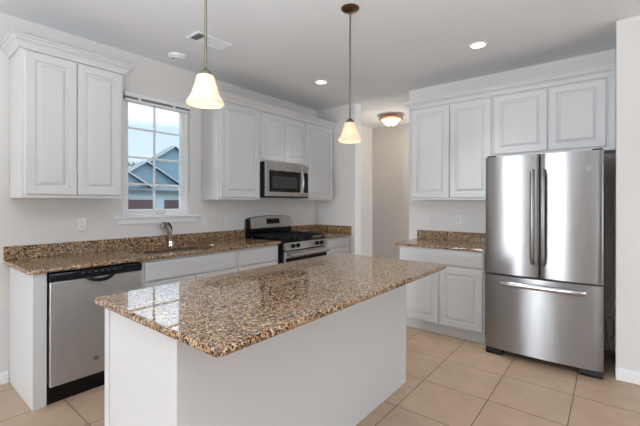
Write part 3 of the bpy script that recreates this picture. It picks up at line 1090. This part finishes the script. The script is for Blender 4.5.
# ------------------------------------------------------------------ blind
t = thing('window_blind', 'white raised blind with dark stacked slats under its headrail in the window', 'blind', (1.19, 0.02, 2.30))
MB().box(WX0 + 0.006, WX1 - 0.006, -0.012, 0.040, 2.340, 2.381, 0.003).build('headrail', M['vinyl'], t)
MB().box(WX0 + 0.010, WX1 - 0.010, -0.006, 0.034, 2.318, 2.340, 0.001).build('slat_stack', M['grey_side'], t)
for x in (0.995, 1.345):
    MB().box(x - 0.014, x + 0.014, -0.0085, 0.0355, 2.316, 2.341, 0.002).build('clip', M['vinyl'], t)
MB().box(WX0 + 0.008, WX1 - 0.008, -0.008, 0.036, 2.300, 2.318, 0.003).build('bottom_rail', M['vinyl'], t)

# ------------------------------------------------------------------ lamps
def point(name, loc, power, color, r=0.03):
    l = bpy.data.lights.new(name, 'POINT')
    l.energy = power
    l.color = color
    l.shadow_soft_size = r
    o = bpy.data.objects.new(name, l)
    COL.objects.link(o)
    o.location = loc
    return o


def pendant(x, y, label, zb):
    t = thing('pendant_lamp', label, 'pendant lamp', (x, y, H), 'pendant lamps over the island')
    MB().lathe([(0.0, H - 0.0005), (0.066, H - 0.0005), (0.066, H - 0.006), (0.055, H - 0.016), (0.030, H - 0.024), (0.010, H - 0.030), (0.0, H - 0.030)], x, y, 36).build('canopy', M['bronze'], t, 40)
    MB().disc_cyl((x, y, zb + 0.155), (0, 0, 1), 0.0058, H - 0.028 - zb - 0.155, 12).build('rod', M['nickel'], t, 60)
    MB().lathe([(0.0, zb + 0.170), (0.012, zb + 0.168), (0.022, zb + 0.158), (0.032, zb + 0.143), (0.032, zb + 0.134), (0.0, zb + 0.134)], x, y, 24).build('socket_cap', M['nickel'], t, 40)
    prof = [(0.038, 0.136), (0.041, 0.131), (0.043, 0.118), (0.049, 0.098), (0.056, 0.076), (0.061, 0.058), (0.065, 0.046), (0.071, 0.036), (0.078, 0.026), (0.0835, 0.017), (0.085, 0.009), (0.082, 0.002)]
    inner = [(r - 0.003, z + 0.001) for r, z in prof[::-1]]
    MB().lathe([(0.020, zb + 0.138)] + [(r, zb + z) for r, z in prof] + [(r, zb + z) for r, z in inner] + [(0.020, zb + 0.134)], x, y, 48).build('shade', M['shade'], t, 70)
    MB().lathe([(0.0, zb + 0.045), (0.014, zb + 0.050), (0.024, zb + 0.068), (0.024, zb + 0.082), (0.014, zb + 0.108), (0.010, zb + 0.132)], x, y, 20).build('bulb', M['bulb'], t, 60)
    point('pendant_glow', (x, y, zb + 0.040), 0.55, (1.0, 0.80, 0.55), 0.02)
    return t


pendant(0.352, -2.05, 'hanging pendant lamp with bell glass shade over the dishwasher end of the island', 1.800)
pendant(1.546, -2.05, 'hanging pendant lamp with bell glass shade over the refrigerator end of the island', 1.786)

# hall ceiling lamp
fx, fy = 4.62, -0.76
t = thing('flush_ceiling_lamp', 'copper rimmed ceiling lamp with glass bowl in the passage beyond the kitchen', 'ceiling lamp', (fx, fy, H))
MB().lathe([(0.0, H - 0.0005), (0.10, H - 0.0005), (0.11, H - 0.02), (0.182, H - 0.040), (0.194, H - 0.050), (0.194, H - 0.066), (0.166, H - 0.074), (0.0, H - 0.072)], fx, fy, 40).build('pan', M['copper'], t, 40)
MB().lathe([(0.164, H - 0.075), (0.138, H - 0.092), (0.108, H - 0.125), (0.086, H - 0.156), (0.070, H - 0.165), (0.0, H - 0.167)], fx, fy, 40).build('bowl', M['bowl'], t, 60)
MB().lathe([(0.014, H - 0.167), (0.017, H - 0.178), (0.009, H - 0.190), (0.011, H - 0.202), (0.0, H - 0.215)], fx, fy, 20).build('finial', M['copper'], t, 60)
point('hall_lamp_glow', (fx, fy, H - 0.42), 6, (1.0, 0.90, 0.76), 0.10)


def downlight(x, y, label):
    t = thing('recessed_downlight', label, 'downlight', (x, y, H), 'recessed ceiling downlights')
    MB().lathe([(0.060, H - 0.0005), (0.085, H - 0.0005), (0.086, H - 0.005), (0.066, H - 0.008), (0.060, H - 0.004)], x, y, 36).build('trim_ring', M['trim'], t, 40)
    MB().lathe([(0.0, H - 0.003), (0.0605, H - 0.003), (0.0605, H - 0.0015), (0.0, H - 0.0015)], x, y, 36).build('lens', M['lens'], t, 40)
    a_ = area('downlight_beam', (x, y, H - 0.012), (0, 0, -1), 0.11, 0.11, 2.5, (1.0, 0.96, 0.90))
    a_.data.shape = 'DISK'
    a_.data.spread = math.radians(80)


downlight(2.67, -0.883, 'round lit ceiling downlight near the range and corner cabinet')
downlight(2.762, -2.594, 'round lit ceiling downlight in front of the refrigerator')

# ceiling register and detector
t = thing('ceiling_vent', 'white rectangular air register on the ceiling behind the first pendant rod', 'air vent', (1.23, -0.80, H))
vx0, vx1, vy0, vy1 = 1.06, 1.40, -0.885, -0.705
mb = MB()
mb.box(vx0, vx1, vy0, vy0 + 0.020, H - 0.008, H - 0.0005, 0.002).box(vx0, vx1, vy1 - 0.020, vy1, H - 0.008, H - 0.0005, 0.002)
mb.box(vx0, vx0 + 0.02, vy0 + 0.02, vy1 - 0.02, H - 0.008, H - 0.0005, 0.002).box(vx1 - 0.02, vx1, vy0 + 0.02, vy1 - 0.02, H - 0.008, H - 0.0005, 0.002)
mb.box(1.150, 1.166, vy0 + 0.02, vy1 - 0.02, H - 0.007, H - 0.0005)
mb.build('frame', M['ceiling'], t)
MB().box(vx0 + 0.02, 1.150, vy0 + 0.02, vy1 - 0.02, H - 0.0015, H - 0.0005).build('duct_shade', M['vent_dark'], t)  # dark plate painted in as the shade behind these slats
def slats(x0, x1, sgn, nm, m_):
    mb = MB()
    n_ = 7
    for k in range(n_):
        x = x0 + (x1 - x0) * (k + 0.5) / n_
        wd = 0.0095 if sgn > 0 else 0.0125
        mb.poly([(x - wd, vy0 + 0.02, H - 0.004 - 0.003 * sgn), (x + wd, vy0 + 0.02, H - 0.004 + 0.003 * sgn), (x + wd, vy1 - 0.02, H - 0.004 + 0.003 * sgn), (x - wd, vy1 - 0.02, H - 0.004 - 0.003 * sgn),
                 (x - wd, vy0 + 0.02, H - 0.003 - 0.003 * sgn), (x + wd, vy0 + 0.02, H - 0.003 + 0.003 * sgn), (x + wd, vy1 - 0.02, H - 0.003 + 0.003 * sgn), (x - wd, vy1 - 0.02, H - 0.003 - 0.003 * sgn)],
                [(0, 1, 2, 3), (7, 6, 5, 4), (0, 4, 5, 1), (1, 5, 6, 2), (2, 6, 7, 3), (3, 7, 4, 0)])
    mb.build(nm, m_, t)
slats(vx0 + 0.02, 1.150, 1, 'louver', M['vent_slat_shaded'])
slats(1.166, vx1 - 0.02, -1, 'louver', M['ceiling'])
t = thing('smoke_detector', 'round white smoke detector on the ceiling close to the window wall', 'smoke detector', (1.22, -0.282, H))
MB().lathe([(0.0, H - 0.0005), (0.082, H - 0.0005), (0.082, H - 0.010), (0.074, H - 0.020), (0.056, H - 0.024), (0.052, H - 0.030), (0.0, H - 0.033)], 1.22, -0.282, 36).build('housing', M['ceiling'], t, 35)
MB().disc_cyl((1.190, -0.265, H - 0.0305), (0, 0, -1), 0.014, 0.003, 16).build('sounder', M['slot'], t)

# ------------------------------------------------------------------ outside: the neighbouring house
GZ = -0.35
struct('ground', MB().box(-20, 60, 0.4, 80, GZ - 0.2, GZ), M['ground'])
t = thing('house', 'blue-grey gabled house with maroon garage doors seen through the window', 'house', (16, 28, GZ))


def gable(x_pk, z_pk, xl, xr, sl, sr, yf, yb, name, trim=True):
    """gable wing: front at yf, ridge along y; eaves from slopes"""
    zl, zr = z_pk - sl * (x_pk - xl), z_pk - sr * (xr - x_pk)
    wl = MB()
    wl.prism([(xl, GZ), (xr, GZ), (xr, zr - 0.12), (x_pk, z_pk - 0.12), (xl, zl - 0.12)], 'y', yf, yb)
    wl.build(name, M['siding'], t)
    for side, xe, ze in ((-1, xl - 0.3, zl - sl * 0.3), (1, xr + 0.3, zr - sr * 0.3)):
        r = MB()
        r.prism([(x_pk, z_pk - 0.12), (xe, ze - 0.12), (xe, ze + 0.03), (x_pk, z_pk + 0.03)], 'y', yf - 0.25, yb)
        r.build('roof', M['shingle'], t)
        f_ = MB()
        f_.prism([(x_pk, z_pk - 0.10), (xe, ze - 0.10), (xe, ze + 0.02), (x_pk, z_pk + 0.02)], 'y', yf - 0.33, yf - 0.252)
        f_.build('fascia', M['house_trim'], t)


gable(17.07, 6.53, 13.6, 21.0, 0.67, 0.67, 28.0, 28.7, 'gabled_wing')
gable(13.45, 4.68, 11.6, 16.8, 0.66, 0.586, 25.9, 26.8, 'gabled_wing')
gable(9.3, 4.85, 6.0, 12.9, 0.60, 0.60, 24.4, 25.9, 'gabled_wing')
ga = MB()
ga.prism([(24.2, GZ), (24.2, 1.45), (24.2, 2.22), (27.9, 2.22), (27.9, GZ)], 'x', 7.2, 17.6)
ga = ga.build('garage_wing', M['house_trim'], t)
r = MB()
r.prism([(23.75, 2.16), (23.75, 2.28), (25.6, 2.86), (25.6, 2.72)], 'x', 7.0, 17.8)
r.build('garage_roof', M['shingle'], t)
for a, b in ((7.9, 10.3), (10.9, 13.35), (14.15, 16.6)):
    MB().box(a, b, 24.10, 24.21, GZ, 1.53).build('garage_door', M['garage'], t)

t = thing('tree', 'dark green tree rising behind the gabled house outside', 'tree', (20.2, 44, GZ))
MB().tube([(20.2, 44, GZ), (20.2, 44, 2.6), (20.3, 44.1, 4.6)], [0.25, 0.19, 0.09], 10).build('trunk', M['bark'], t, 60)
mb = MB()
for k in range(900):
    d_ = Vector((random.gauss(0, 1), random.gauss(0, 1), random.gauss(0, 1))).normalized() * (random.random() ** 0.4)
    c_ = Vector((20.1 + d_.x * 2.2, 44 + d_.y * 2.0, 4.9 + d_.z * 1.7))
    q = Vector((random.gauss(0, 1), random.gauss(0, 1), random.gauss(0, 1))).normalized().to_track_quat('Z', 'Y')
    sz = random.uniform(0.12, 0.26)
    mb.poly([c_ + q @ Vector((-sz, 0, 0)), c_ + q @ Vector((0, -sz * 0.5, 0)), c_ + q @ Vector((sz, 0, 0.04)), c_ + q @ Vector((0, sz * 0.5, 0))], [(0, 1, 2, 3)])
mb.build('crown', M['leaf'], t)
